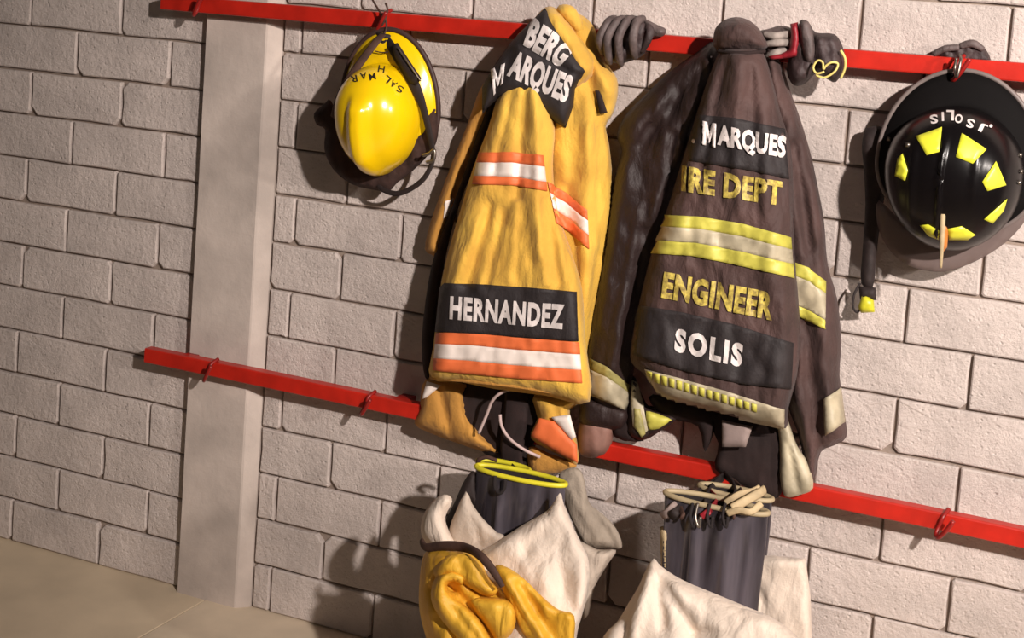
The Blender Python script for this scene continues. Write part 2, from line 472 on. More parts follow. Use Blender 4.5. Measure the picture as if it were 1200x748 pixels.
# pillar
prof = [(PX0, .02), (PX0, -.021), (PX0+.003, -.024), (.024, -.024), (.028, -.022), (.046, -.004), (.051, .002), (.051, .02)]
V = []; F = []; ns = 40
for i in range(ns+1):
    z = -.02+2.64*i/ns
    for k, (x, y) in enumerate(prof):
        V.append((x+.0012*noise.noise(Vector((k*3.1, z*4, 1)))*(1 if 0 < k < 6 else 0), y+.0008*noise.noise(Vector((k*1.7, z*5, 7))), z))
n_ = len(prof)
for i in range(ns):
    for k in range(n_): F.append((i*n_+k, i*n_+(k+1) % n_, (i+1)*n_+(k+1) % n_, (i+1)*n_+k))
F.append(tuple(range(n_))); F.append(tuple(ns*n_+k for k in range(n_)))
pil = link('trim_1', V, F, 'pillar', None, smooth=False)
props(pil, 'smooth grey concrete pillar standing out from the block wall, floor to top', None, None, 'structure')
# floor
v, f = box((-3.0, -5.2, -0.12), (4.6, 0.10, -0.012))
flo = props(link('floor', v, f, 'mortar', None, smooth=False), 'bare concrete floor', None, None, 'structure')
SX = -0.055
boxobj('slab', (-3.0, -5.2, -0.012), (SX-0.002, 0.0098, 0.0), 'floor', flo, 0.0015)
boxobj('slab', (SX+0.002, -5.2, -0.012), (4.6, 0.0098, 0.0005), 'floor2', flo, 0.0015)

# ------------------------------------------------------------------ rails with hooks
def rail(label, x0, z0, x1, z1, hooks, hang):
    t = empty('coat_rail', (x0, -0.05, z0), label, 'rail', 'red coat rails fixed to the wall')
    n = 24; V = []; F = []
    hh = 0.0165; dd = 0.014
    sec = []
    for sx, sz in ((-1, -1), (1, -1), (1, 1), (-1, 1)):
        for k in range(3):
            a0 = {(-1, -1): 180, (1, -1): 270, (1, 1): 0, (-1, 1): 90}[(sx, sz)]+k*45
            sec.append((sx*(dd-.003)+.003*math.cos(math.radians(a0)), sz*(hh-.003)+.003*math.sin(math.radians(a0))))
    m_ = len(sec)
    for i in range(n+1):
        u = i/n; x = x0+(x1-x0)*u; z = z0+(z1-z0)*u
        wob = 0.0012*noise.noise(Vector((x*3, z0*5, 0)))
        for a, b in sec: V.append((x, -0.051+a, z+b+wob))
    for i in range(n):
        for k in range(m_): F.append((i*m_+k, i*m_+(k+1) % m_, (i+1)*m_+(k+1) % m_, (i+1)*m_+k))
    F.append(tuple(range(m_))); F.append(tuple(n*m_+k for k in reversed(range(m_))))
    o = link('bar', V, F, 'red', t, smooth=False)
    for x in hang:
        z = z0+(z1-z0)*(x-x0)/(x1-x0)
        link('bracket', *box((x-0.015, -0.038, z-0.014), (x+0.015, 0.004, z+0.014)), 'redd', t, smooth=False)
    for (x, dz, tip) in hooks:
        z = z0+(z1-z0)*(x-x0)/(x1-x0)
        P = [(x+0.010, -0.050, z+0.022), (x+0.004, -0.068, z+0.012), (x-0.002, -0.071, z-0.008), (x-0.004, -0.078, z-0.020+dz), (x+0.002, -0.090, z-0.020+dz),
             (x+0.014, -0.098, z-0.004+dz), (x+0.026, -0.100, z+tip)]
        c = [Vector(p) for p in crom(P, 5)]
        tube('hook', c, 0.0042, 'redd', t, 8)
    return t
def xat(px, py, d): return W(px, py, d).x
upx = [xat(236, 12, .06), xat(450, 24, .06), xat(655, 40, .06), xat(866, 52, .06), xat(955, 60, .06), xat(1122, 72, .06)]
RU = rail('upper red steel rail that the helmets and jackets hang from', -0.227, 1.347, 2.35, 1.361, [(x, 0, 0.018) for x in upx], [-0.15, 0.42, 1.16, 1.9])
lox = [xat(248, 430, .06), xat(432, 468, .06), xat(1103, 608, .06)]
RL = rail('lower red steel rail behind the boots', -0.225, 0.549, 2.35, 0.537, [(x, 0, 0.018) for x in lox], [-0.12, 0.42, 1.22, 1.95])

# ------------------------------------------------------------------ helmets
def helmet_shell(center, a, cu, cd_, h, tiltz, ridges, m, name, parent, flatk=2.3, n=(26, 56)):
    """dome with base ellipse (a; cu up, cd down), height h outwards; returns verts"""
    V = []; F = []
    nr, na = n
    for i in range(nr+1):
        th = (i/nr)*math.pi/2
        for k in range(na):
            ph = 2*math.pi*k/na
            cx_, sz = math.cos(ph), math.sin(ph)
            rr = math.sin(th)**0.92
            x = a*rr*cx_; z = (cu if sz > 0 else cd_)*rr*sz
            hgt = h*(math.cos(th)**(0.80))
            for (x0, wd, amp, z0, z1) in ridges:
                g = math.exp(-((x-x0)/wd)**4)
                fade = max(0, min(1, (z-z0)/0.03))*max(0, min(1, (z1-z)/0.03))
                hgt += amp*g*fade*min(1, (1.02-rr)*3)
                if z < 0: z -= amp*g*fade*rr*0.5
            V.append(Vector((x, -hgt, z)))
    for i in range(nr):
        for k in range(na):
            F.append((i*na+k, i*na+(k+1) % na, (i+1)*na+(k+1) % na, (i+1)*na+k))
    R = Matrix.Rotation(tiltz, 4, 'X')
    V = [R @ v + center for v in V]
    o = link(name, V, F, m, parent)
    return o, V, F
def brim(center, a, cu, cd_, a2, cu2, cd2, slope, tiltz, m, name, parent, trimm, trimr, na=64):
    V = []; F = []; R = Matrix.Rotation(tiltz, 4, 'X'); rim = []
    rows = 5
    for side in (0, 1):
        for i in range(rows):
            t = i/(rows-1)
            for k in range(na):
                ph = 2*math.pi*k/na; c, s = math.cos(ph), math.sin(ph)
                x = (a+(a2-a)*t)*c; z = ((cu+(cu2-cu)*t) if s > 0 else (cd_+(cd2-cd_)*t))*s
                y = slope*t**1.3*(1 if s < 0 else 1) + (0.003 if side else 0)
                v = R @ Vector((x, y, z)) + center
                V.append(v)
                if side == 0 and i == rows-1: rim.append(v)
    o_ = rows*na
    for s in (0, 1):
        for i in range(rows-1):
            for k in range(na):
                q = (s*o_+i*na+k, s*o_+i*na+(k+1) % na, s*o_+(i+1)*na+(k+1) % na, s*o_+(i+1)*na+k)
                F.append(q)
    for k in range(na):
        j = (k+1) % na
        F.append(((rows-1)*na+k, (rows-1)*na+j, o_+(rows-1)*na+j, o_+(rows-1)*na+k)); F.append((k, j, o_+j, o_+k))
    o = link(name, V, F, m, parent)
    ring(rim, trimr, trimm, 'rim_trim', o if False else parent)
    return o, V, F
def ring(P, r, m, name, parent, ns=8):
    n = len(P); V = []; F = []
    c = sum((Vector(p) for p in P), Vector())/n
    for i in range(n):
        t = (P[(i+1) % n]-P[i-1]).normalized()
        out = (P[i]-c); out = (out-t*out.dot(t)).normalized(); b = t.cross(out)
        for k in range(ns):
            a = 2*math.pi*k/ns; V.append(P[i]+out*(r*math.cos(a))+b*(r*math.sin(a)))
    for i in range(n):
        j = (i+1) % n
        for k in range(ns): F.append((i*ns+k, i*ns+(k+1) % ns, j*ns+(k+1) % ns, j*ns+k))
    return link(name, V, F, m, parent)

# --- yellow helmet
yh = empty('fire_helmet', W(450, 40, .08), 'yellow fire helmet with black marker lettering hanging by its chin strap', 'helmet', 'fire helmets on the upper rail')
cB = W(448, 130, .105)
sh, V1, F1 = helmet_shell(cB, .088, .098, .124, .105, 0.10, [(0.004, .021, .017, -.16, .05)], 'yhelm', 'shell', yh)
br, V2, F2 = brim(cB, .080, .090, .090, .113, .164, .100, .030, 0.10, 'yhelm', 'brim', yh, 'trim', .0055)
bv1 = BVHTree.FromPolygons(V1, F1); bv2 = BVHTree.FromPolygons(V2, F2)
Cloth('ear_flap', [(388, 118), (380, 122), (368, 133), (371, 146), (381, 152), (380, 175), (390, 198), (412, 216), (440, 223), (456, 224), (466, 214), (484, 200), (500, 184), (511, 168), (514, 145), (508, 122), (480, 150), (440, 170), (405, 150)],
      .070, .022, 12, 'flap', yh, nz=.004, nsc=10, step=4)  # flap outline also takes in the helmet's shadow at left and below
ptube('strap', [(449, 40, .10), (440, 50, .125), (424, 71, .145), (408, 94, .150), (397, 116, .145), (391, 138, .125)], .0085, 'strap', yh, flat=.25)
ptube('strap', [(452, 44, .088), (462, 60, .12), (476, 82, .13), (488, 105, .13), (497, 130, .12), (504, 160, .11), (508, 182, .10)], [.008, .011, .0125, .0115, .008, .007, .006], 'dstrap', yh, flat=.3)
Cloth('strap_adjuster', [(459, 52), (466, 50), (494, 92), (488, 100), (480, 97), (462, 66)], .138, .006, 4, 'dstrap', yh, smooth=0, step=4)
ptube('strap_edge', [(466, 56, .148), (480, 76, .149), (493, 95, .145)], .0016, 'steel', yh)
ptube('chin_strap', [(508, 176, .10), (506, 192, .105), (496, 210, .105), (480, 222, .10), (464, 227, .095), (448, 222, .09), (442, 214, .085)], .0055, 'dstrap', yh, flat=.35)
ptube('buckle', [(496, 182, .125), (503, 180, .126), (509, 176, .125), (508, 188, .125), (500, 190, .125)], .0036, 'steel', yh)
ptube('hanging_ring', [(436, -1, .07), (444, 12, .085), (452, 24, .098), (452, 36, .098), (446, 42, .096), (444, 34, .092), (450, 26, .098), (454, 12, .096), (452, 4, .09)], .0022, 'strap', yh)
ptube('knot', [(442, 38, .09), (450, 42, .10), (458, 44, .092), (450, 50, .098), (444, 46, .092)], .005, 'dstrap', yh)
ptube('brim_seam', [(440, 60, .118), (447, 61.5, .118), (455, 61, .118)], .0012, 'trim', yh)
def arcmap(cx_, cy_, r0, a0, a1, hgt, inv):
    # text along an arc; inv: read from the other side (upside down)
    def f(u, v):
        a = math.radians(a0+(a1-a0)*u); r = r0+hgt*v
        return cx_+r*math.cos(a), cy_-r*math.sin(a)
    return f
B12 = [bv1, bv2]
def tq(s, cx_, cy_, wd, hg, rot, name, bv, m, par, off, bold):
    a = math.radians(rot); ca, sa = math.cos(a), math.sin(a)
    def f(u, v):
        x = (u-.5)*wd; y = (v-.5)*hg
        return cx_+x*ca+y*sa, cy_+x*sa-y*ca
    return text(name, s, f, bv, m, par, off=off, bold=bold)
for s, x, y, r in (('S', 468.5, 104.5, 205), ('A', 461, 98.5, 215), ('L', 453.5, 93, 222), ('M', 436.5, 90, 168), ('A', 426, 89, 172), ('R', 415, 92.5, 168), ('H', 447, 81, 190)):
    tq(s, x, y, 7.5, 8, r, 'letter', B12, 'ink', yh, .0012, .01)

# --- black helmet
bh = empty('fire_helmet', W(1122, 84, .08), 'black fire helmet with lime reflective stickers hanging at the right', 'helmet', 'fire helmets on the upper rail')
cK = W(1119, 199, .10)
sh, V1, F1 = helmet_shell(cK, .117, .112, .140, .118, 0.06, [(-.006, .0035, .007, -.13, .09), (-.055, .006, .003, -.1, .07), (.05, .006, .003, -.1, .07)], 'bhelm', 'shell', bh, n=(30, 72))
br, V2, F2 = brim(cK, .100, .105, .100, .140, .172, .120, .028, 0.04, 'bhelm2', 'brim', bh, 'greytrim', .0042)
kv1 = BVHTree.FromPolygons(V1, F1); kv2 = BVHTree.FromPolygons(V2, F2); K12 = [kv1, kv2]
Cloth('visor', [(1030, 235), (1028, 262), (1040, 290), (1062, 310), (1090, 318), (1115, 317), (1150, 303), (1180, 283), (1202, 258), (1210, 235), (1180, 250), (1140, 275), (1095, 280), (1060, 262)],
      .066, .005, 10, 'visor', bh, nz=0, step=6)
for q in ([(1073, 160), (1104, 149), (1101, 178), (1086, 182)], [(1127, 156), (1156, 175), (1140, 192), (1120, 184)], [(1151, 213), (1167, 189), (1179, 217), (1157, 224)],
          [(1153, 257), (1180, 233), (1176, 247), (1163, 262)], [(1111, 268), (1127, 265), (1143, 275), (1134, 281), (1112, 281)],
          [(1078, 264), (1088, 263), (1100, 270), (1100, 281), (1088, 276)], [(1052, 186), (1058, 180), (1064, 200), (1061, 212), (1049, 206)]):
    decal('sticker', q, K12, 'sticker', bh, off=.002, step=5)
# name along an arc, upside down as in the photo (reads J. SOLIS from above)
for s, x, y, r in (('S', 1094.5, 140, 172), ('I', 1105, 137, 178), ('L', 1113.5, 135.5, 182), ('O', 1123.5, 139.5, 188), ('S', 1137, 145, 196), ('J', 1152, 150.5, 206)):
    tq(s, x, y, {'I': 2.6}.get(s, 9), 10.5 if s != 'L' else 12, r, 'letter', K12, 'letter', bh, .0018, .03)
tq('.', 1161, 148, 4, 4, 200, 'letter', K12, 'letter', bh, .0018, .03)
# front shield holder and hanger
Cloth('front_shield', [(1101, 252), (1108, 252), (1112, 268), (1110, 290), (1105, 296), (1101, 290)], .19, .008, 4, 'orn', bh, smooth=0, step=3, thick=.012, nz=0)
ptube('shield_holder', [(1105, 251, .205), (1104, 280, .208), (1102.5, 314, .20)], [.0045, .004, .0022], 'tan', bh, flat=.6)
ptube('hanging_ring', [(1124, 64, .075), (1126, 68, .10), (1124, 80, .108), (1121, 90, .108), (1119, 80, .10), (1121, 68, .10)], .0028, 'steel', bh)
for x, y in ((1042, 163), (1195, 182), (1196, 201), (1194, 214), (1064, 170)):
    p = hit(K12, x, y, .001)
    if p is None: p = W(x, y, .08)
    v, f = box((-.0035, -.002, -.0035), (.0035, .002, .0035)); link('rivet', [Vector(a)+p for a in v], f, 'steel', bh)
# chin strap hanging at the left; its dark shape also takes in cast shadow
Cloth('chin_strap', [(1016, 150), (1036, 150), (1044, 172), (1040, 210), (1032, 260), (1027, 300), (1023, 336), (1009, 332), (1011, 290), (1014, 240), (1012, 195), (1010, 170)],
      .045, .012, 8, 'dstrap', bh, nz=.002, step=5)
ptube('strap_ring', [(1008, 332, .05), (1001, 345, .055), (1000, 360, .057), (1005, 366, .055), (1010, 356, .055), (1012, 342, .052)], .0022, 'dstrap', bh)
Cloth('buckle', [(1006, 335), (1026, 337), (1027, 352), (1008, 352)], .05, .012, 5, 'dstrap', bh, smooth=0, step=4)
Cloth('buckle_clip', [(1011, 344), (1024, 352), (1025, 366), (1009, 367), (1005, 360)], .058, .010, 5, 'buckle', bh, smooth=0, step=4)

# ------------------------------------------------------------------ yellow jacket
yj = empty('turnout_jacket', W(645, 40, .07), 'yellow firefighter jacket with orange and white stripes and black name panels', 'jacket', 'firefighter jackets on the upper rail')
Cloth('lining', [(530, 440), (645, 455), (645, 490), (628, 520), (622, 552), (600, 556), (585, 545), (560, 525), (535, 495)], .055, .02, 14, 'lining', yj, nz=.004)
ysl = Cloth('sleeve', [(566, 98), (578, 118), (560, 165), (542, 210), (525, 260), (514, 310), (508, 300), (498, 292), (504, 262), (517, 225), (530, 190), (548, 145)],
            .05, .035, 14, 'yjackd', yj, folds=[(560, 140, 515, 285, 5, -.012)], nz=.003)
decal('reflective_stripe', [(522, 236), (531, 232), (525, 252), (519, 256)], [ysl], 'white', yj, step=4)
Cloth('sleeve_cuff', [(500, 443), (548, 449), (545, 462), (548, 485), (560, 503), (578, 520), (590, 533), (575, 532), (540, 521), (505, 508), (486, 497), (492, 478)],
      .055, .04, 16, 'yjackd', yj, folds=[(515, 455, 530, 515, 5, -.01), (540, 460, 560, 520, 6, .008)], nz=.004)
cuffd = Cloth('cuff_tape', [(500, 447), (517, 452), (500, 466), (494, 468)], .10, .006, 5, 'white', yj, smooth=0, step=4)
# right side of the coat with the second sleeve folded behind
side = Cloth('side_panel', [(652, 12), (664, 8), (674, 14), (688, 22), (698, 36), (702, 58), (712, 76), (723, 92), (724, 112), (718, 134), (710, 148), (714, 170), (718, 215), (716, 260), (711, 305), (704, 350), (697, 395), (690, 440), (686, 462), (672, 455), (660, 380), (648, 300), (636, 210), (636, 150), (650, 80)],
             .065, .055, 26, 'yjack', yj,
             folds=[(664, 20, 700, 120, 7, -.012), (690, 60, 716, 110, 6, .010), (702, 125, 706, 300, 7, -.012), (690, 150, 680, 420, 8, .012), (700, 300, 690, 440, 5, -.010), (665, 220, 690, 420, 7, -.010)], nz=.004, seed=2)
def d_back(x, y): return .115 + .02*max(0, min(1, (y-100)/250))
back = Cloth('back_panel', [(597, 96), (622, 92), (640, 110), (650, 150), (648, 190), (652, 240), (668, 290), (682, 338), (686, 400), (691, 471), (640, 464), (580, 456), (540, 448), (504, 443), (508, 405), (515, 345), (524, 300), (540, 245), (554, 198), (572, 150), (584, 112)],
             d_back, .055, 20, 'yjack', yj,
             folds=[(600, 110, 580, 200, 5, -.010), (615, 105, 607, 230, 5, -.010), (628, 110, 632, 300, 6, .010), (575, 240, 548, 335, 6, -.011), (590, 250, 570, 335, 5, -.010),
                    (565, 250, 530, 335, 5, .006), (604, 240, 597, 330, 5, .007), (622, 230, 640, 332, 8, .009), (640, 235, 655, 330, 6, -.008), (650, 150, 668, 330, 4, -.006)], nz=.0035, seed=1, step=3.6)
# dark sheet put in as the shade between back and sleeve
Cloth('shade_sheet', [(575, 112), (584, 118), (562, 180), (535, 250), (517, 330), (506, 430), (498, 442), (494, 400), (502, 330), (515, 280), (540, 215)], .07, .015, 8, 'lining', yj, nz=.002)
# bands round the back
def band(name, q, t0, t1, cloths, m, par, off=.0042):
    # q: top-left top-right bottom-right bottom-left as polylines left->right of two edges
    top, bot = q
    def e(k, t):
        return (top[k][0]+(bot[k][0]-top[k][0])*t, top[k][1]+(bot[k][1]-top[k][1])*t)
    n = len(top)
    poly = [e(k, t0) for k in range(n)] + [e(k, t1) for k in reversed(range(n))]
    return decal(name, poly, cloths, m, par, off=off, step=3.8)
q1 = ([(562, 179), (600, 178), (636, 182)], [(554, 216), (600, 217), (641, 224)])
for t0, t1, m in ((0, .32, 'orange'), (.32, .74, 'white'), (.74, 1, 'orange')): band('reflective_stripe', q1, t0, t1, [back], m, yj)
q2 = ([(641, 213), (664, 226), (688, 246)], [(652, 262), (668, 272), (690, 292)])
for t0, t1, m in ((0, .27, 'orange'), (.27, .64, 'white'), (.64, 1, 'orange')): band('reflective_stripe', q2, t0, t1, [back, side], m, yj)
q3 = ([(512, 390), (550, 390), (600, 395), (678, 401)], [(508, 434), (550, 438), (600, 443), (682, 449)])
for t0, t1, m in ((0, .30, 'orange'), (.30, .68, 'white'), (.68, 1, 'orange')): band('reflective_stripe', q3, t0, t1, [back], m, yj)
lab = decal('name_panel', [(517, 332), (560, 333), (620, 337), (675, 342), (677, 400), (620, 396), (560, 391), (511, 389)], [back], 'black', yj, off=.005, step=5, thick=.004)
props(lab.o, 'black panel with white block lettering above the hem')
qtext('lettering', 'HERNANDEZ', [(528, 347), (662, 357), (660, 386), (527, 374)], [lab], 'letter', lab.o, off=.0025, bold=.045, space=1.12)
# hem roll
ptube('hem', [(504, 442, .145), (545, 446, .165), (600, 452, .175), (650, 460, .165), (685, 468, .13)], .0045, 'yjackd', yj, flat=.5)
# collar folded over the hook with black label
Cloth('collar', [(600, 50), (622, 26), (640, 8), (655, 12), (672, 30), (694, 60), (700, 82), (686, 100), (668, 110), (640, 118), (600, 112), (580, 104)], .085, .065, 22, 'yjack', yj,
      folds=[(650, 20, 690, 90, 6, .008)], nz=.003)
colr = Cloth('collar_label', [(638.6, 9.5), (665, 46), (691, 82), (674, 104), (672, 124), (663, 150), (645, 140), (627, 127), (612, 114), (597, 111), (583, 116), (572, 126), (565, 134), (565, 102), (578, 78), (598, 50), (618, 29)],
             .125, .040, 16, 'black', yj, smooth=0, folds=[(600, 60, 575, 120, 6, -.010), (612, 54, 690, 96, 3.5, -.006)], nz=.002, step=3.6)
props(colr.o, 'black collar label with large white letters')
qtext('lettering', 'BERG', [(625, 19), (676, 56), (655, 79), (613, 53)], [colr], 'letter', colr.o, off=.002, bold=.05, space=1.05)
qtext('lettering', 'ARQUES', [(604, 58), (673, 90), (661, 127), (592, 94)], [colr], 'letter', colr.o, off=.002, bold=.05, space=1.05)
letter_m([(576, 82), (592, 74), (590, 97), (578, 112)], [colr], 'letter', colr.o, .004)
Cloth('collar_tab', [(652, 12), (660, 5), (672, 8), (680, 20), (686, 36), (676, 40), (664, 28)], .10, .02, 8, 'yjack', yj, step=4)
Cloth('pocket_slot', [(697, 106), (703, 106), (712, 132), (703, 134)], .118, .004, 3, 'lining', yj, smooth=0, step=3)
Cloth('wrist_cuff', [(626, 462), (684, 468), (668, 480), (672, 500), (677, 522), (676, 545), (655, 533), (622, 514), (630, 490)], .075, .045, 16, 'yjack', yj, folds=[(650, 470, 655, 530, 6, -.008)], nz=.004, seed=4)
wr = Cloth('wrist_tape', [(632, 490), (650, 494), (676, 521), (677, 543), (655, 532), (622, 511)], .125, .006, 6, 'orange', yj, smooth=0, step=4)
Cloth('wrist_tape', [(646, 489), (668, 486), (675, 512), (670, 516), (655, 499)], .128, .006, 5, 'white', yj, smooth=0, step=4)
Cloth('sleeve_lining', [(620, 524), (645, 532), (676, 544), (664, 552), (645, 556), (622, 554)], .075, .02, 9, 'yjackd', yj, step=4)
ptube('drawcord', [(604, 455, .13), (588, 460, .135), (577, 470, .13), (570, 487, .12), (561, 508, .115)], .0032, 'cord', yj)
ptube('drawcord', [(586, 486, .12), (588, 500, .12), (598, 515, .12), (614, 527, .12), (633, 536, .11)], .0032, 'cord', yj)
ptube('inner_strap', [(606, 456, .085), (604, 490, .09), (600, 525, .10), (602, 552, .14)], .026, 'lining', yj, flat=.25)

# ------------------------------------------------------------------ dark jacket
dj = empty('turnout_jacket', W(866, 40, .07), 'dark brown firefighter jacket with lime stripes and yellow ENGINEER lettering', 'jacket', 'firefighter jackets on the upper rail')
Cloth('lining', [(830, 478), (918, 498), (919, 540), (916, 578), (900, 584), (868, 568), (838, 550), (842, 520)], .075, .02, 12, 'lining', dj, nz=.003)
Cloth('lining', [(765, 462), (835, 478), (838, 500), (826, 530), (818, 500), (790, 492), (768, 480)], .08, .02, 10, 'lining', dj, nz=.003)
Cloth('lining_flap', [(846, 492), (882, 500), (874, 524), (846, 524)], .125, .006, 6, 'gray', dj, smooth=0)
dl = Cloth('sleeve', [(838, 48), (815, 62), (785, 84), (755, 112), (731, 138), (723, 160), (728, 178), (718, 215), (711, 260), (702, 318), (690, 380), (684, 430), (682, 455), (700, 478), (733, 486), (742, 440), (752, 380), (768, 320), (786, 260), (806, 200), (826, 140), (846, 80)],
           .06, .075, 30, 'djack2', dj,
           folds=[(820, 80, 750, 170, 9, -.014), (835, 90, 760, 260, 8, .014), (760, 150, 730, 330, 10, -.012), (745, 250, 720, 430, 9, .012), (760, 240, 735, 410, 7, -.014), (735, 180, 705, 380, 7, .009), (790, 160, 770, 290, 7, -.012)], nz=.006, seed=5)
q = ([(692, 420), (712, 430), (738, 452)], [(690, 462), (710, 470), (735, 482)])
for t0, t1, m in ((0, .3, 'olive'), (.3, 1, 'silver')): band('reflective_stripe', q, t0, t1, [dl], m, dj)
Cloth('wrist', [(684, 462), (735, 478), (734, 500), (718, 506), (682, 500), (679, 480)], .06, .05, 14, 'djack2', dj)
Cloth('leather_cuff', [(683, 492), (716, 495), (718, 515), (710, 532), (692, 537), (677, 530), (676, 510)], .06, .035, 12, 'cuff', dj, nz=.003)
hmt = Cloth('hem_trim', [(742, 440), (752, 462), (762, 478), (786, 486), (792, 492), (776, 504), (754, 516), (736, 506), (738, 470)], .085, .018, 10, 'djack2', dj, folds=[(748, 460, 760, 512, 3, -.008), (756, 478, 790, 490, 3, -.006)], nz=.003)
decal('hem_tape', [(741, 446), (747, 450), (754, 474), (760, 504), (752, 510), (742, 500), (740, 470)], [hmt], 'silver', dj)
decal('hem_tape', [(758, 482), (772, 486), (787, 492), (772, 502), (761, 504), (757, 492)], [hmt], 'lime', dj)
decal('hem_tape', [(744, 478), (750, 480), (756, 508), (752, 512), (744, 500)], [hmt], 'olive', dj, off=.006)
Cloth('inner_facing', [(716, 470), (745, 478), (742, 508), (755, 517), (720, 512)], .065, .02, 8, 'lining', dj)
dr = Cloth('sleeve', [(896, 52), (912, 66), (928, 112), (938, 140), (950, 180), (959, 222), (966, 262), (970, 310), (981, 350), (986, 400), (984, 440), (990, 485), (992, 512), (978, 522), (962, 530), (955, 560), (949, 574), (942, 540), (934, 505), (922, 470), (915, 400), (912, 300), (905, 200), (896, 120)],
           .06, .07, 22, 'djack', dj,
           folds=[(932, 170, 950, 290, 5, -.014), (925, 200, 940, 300, 5, .01), (952, 200, 965, 330, 6, .008), (945, 380, 958, 520, 7, -.014), (965, 400, 975, 500, 7, .01), (940, 400, 935, 470, 5, .008)], nz=.006, seed=6)
q = ([(928, 306), (948, 314), (967, 330)], [(930, 368), (948, 376), (967, 386)])
for t0, t1, m in ((0, .25, 'lime'), (.25, .8, 'silver'), (.8, 1, 'lime')): band('reflective_stripe', q, t0, t1, [dr], m, dj)
decal('reflective_stripe', [(966, 468), (984, 454), (989, 494), (968, 510)], [dr], 'silver', dj, step=4, off=.006)
body = Cloth('back_panel', [(848, 56), (872, 54), (893, 60), (904, 90), (914, 130), (926, 170), (930, 220), (930, 280), (934, 330), (938, 390), (934, 440), (924, 478), (921, 502), (890, 497), (850, 486), (812, 476), (774, 464), (756, 440), (740, 425), (740, 400), (750, 350), (764, 295), (780, 250), (794, 205), (808, 160), (822, 115), (836, 76)],
             .135, .075, 26, 'djack', dj,
             folds=[(850, 70, 822, 200, 6, -.014), (838, 80, 800, 210, 5, .010), (865, 70, 862, 200, 8, .010), (880, 80, 890, 220, 5, -.008), (822, 200, 800, 300, 6, -.006), (905, 130, 925, 300, 5, -.010),
                    (895, 220, 905, 330, 8, .008), (925, 300, 930, 430, 5, -.010)], nz=.005, seed=7, step=3.8)
lb1 = decal('name_panel', [(812, 134), (860, 138), (919, 151), (924, 210), (880, 200), (808, 188), (806, 160)], [body], 'black', dj, off=.003, step=5, thick=.002)
letter_m([(824, 142), (840, 145), (839, 173.5), (823, 169)], [lb1, body], 'letter', lb1.o, .0055)
qtext('lettering', 'ARQUES', [(842, 145.5), (921, 160), (919, 190), (841, 174)], [lb1, body], 'letter', lb1.o, off=.0045, bold=.045, space=1.05)
qtext('lettering', '.', [(811, 163), (815, 163), (815, 168), (811, 168)], [lb1, body], 'letter', lb1.o, off=.002, bold=.03)
qtext('lettering', 'IRE DEPT', [(800, 194), (917, 213), (915, 241), (799, 224)], [body], 'yletter', dj, off=.0035, bold=.05, space=1.1)
q = ([(776, 252), (820, 254), (870, 262), (926, 278)], [(760, 297), (812, 300), (870, 312), (930, 326)])
for t0, t1, m in ((0, .30, 'lime'), (.30, .66, 'silver'), (.66, 1, 'lime')): band('reflective_stripe', q, t0, t1, [body], m, dj)
qtext('lettering', 'ENGINEER', [(779, 318), (908, 343), (905, 376), (775, 349)], [body], 'yletter', dj, off=.0035, bold=.05, space=1.08)
lb2 = decal('name_panel', [(750, 358), (800, 366), (860, 380), (929, 402), (926, 456), (870, 450), (800, 434), (738, 414), (742, 385)], [body], 'black', dj, off=.005, step=5, thick=.004)
props(lb2.o, 'black panel with white block lettering above the hem')
qtext('lettering', 'SOLIS', [(792, 384), (872, 403), (869, 431), (790, 412)], [lb2, body], 'letter', lb2.o, off=.003, bold=.055, space=1.25)
hemq = ([(756, 432), (800, 444), (850, 458), (918, 480)], [(768, 466), (812, 478), (855, 488), (918, 502)])
hm = band('reflective_stripe', hemq, 0, 1, [body], 'silver', dj, off=.005)
for k in range(15):                           # stitched lime dashes along the hem
    u = k/15.5; a = 758+u*136; b = a+6.2
    yy = 434.5+u*42
    decal('hem_dash', [(a, yy), (b, yy+1.9), (b, yy+12.5-u*2), (a, yy+10.6-u*2)], [hm, body], 'lime', hm.o, off=.002, step=5)
Cloth('inner_trim', [(905, 482), (918, 480), (926, 500), (934, 522), (948, 545), (953, 572), (938, 580), (920, 582), (914, 560), (914, 530), (912, 505)], .10, .014, 9, 'silver', dj, folds=[(925, 520, 935, 575, 3, -.007), (918, 490, 940, 560, 3, .004)])
Cloth('collar', [(836, 52), (838, 34), (848, 24), (862, 20), (876, 23), (888, 32), (897, 46), (899, 56), (880, 62), (856, 62), (842, 60)], .12, .075, 16, 'djack', dj, folds=[(845, 50, 895, 55, 3, -.006)], nz=.004)
ptube('collar_seam', [(842, 60, .16), (858, 62, .19), (878, 62, .19), (896, 60, .155)], .0035, 'lining', dj)

# ------------------------------------------------------------------ gloves on the rail
def finger(p, r, m, par, name='finger'):
    ptube(name, p, r, m, par, ns=10, n=5)
g1 = empty('work_glove', W(735, 45, .08), 'grey leather glove curled over the rail beside the yellow jacket', 'glove', 'gloves on the upper rail')
Cloth('palm', [(706, 30), (722, 20), (742, 18), (757, 24), (762, 38), (756, 62), (738, 72), (718, 74), (704, 62), (700, 44)], .085, .04, 14, 'gloved', g1, nz=.004, nsc=8, step=3.5)
for i, (x0, x1, ye) in enumerate(((712, 703, 62), (722, 712, 74), (733, 725, 76), (745, 742, 68))):
    finger([(x0+8, 22, .10), (x0+1, 26, .135), (x1, 44, .145), (x1+1, ye-8, .13), (x1+3, ye, .115)], [.0075, .0085, .0085, .0075, .005], 'glove', g1)
finger([(756, 30, .10), (762, 36, .12), (758, 50, .12), (752, 60, .11)], [.008, .008, .007, .005], 'gloved', g1, 'thumb')
Cloth('cuff', [(752, 22), (772, 30), (780, 34), (778, 42), (765, 44), (752, 42)], .08, .02, 7, 'glove', g1, step=3.5, nz=.003)

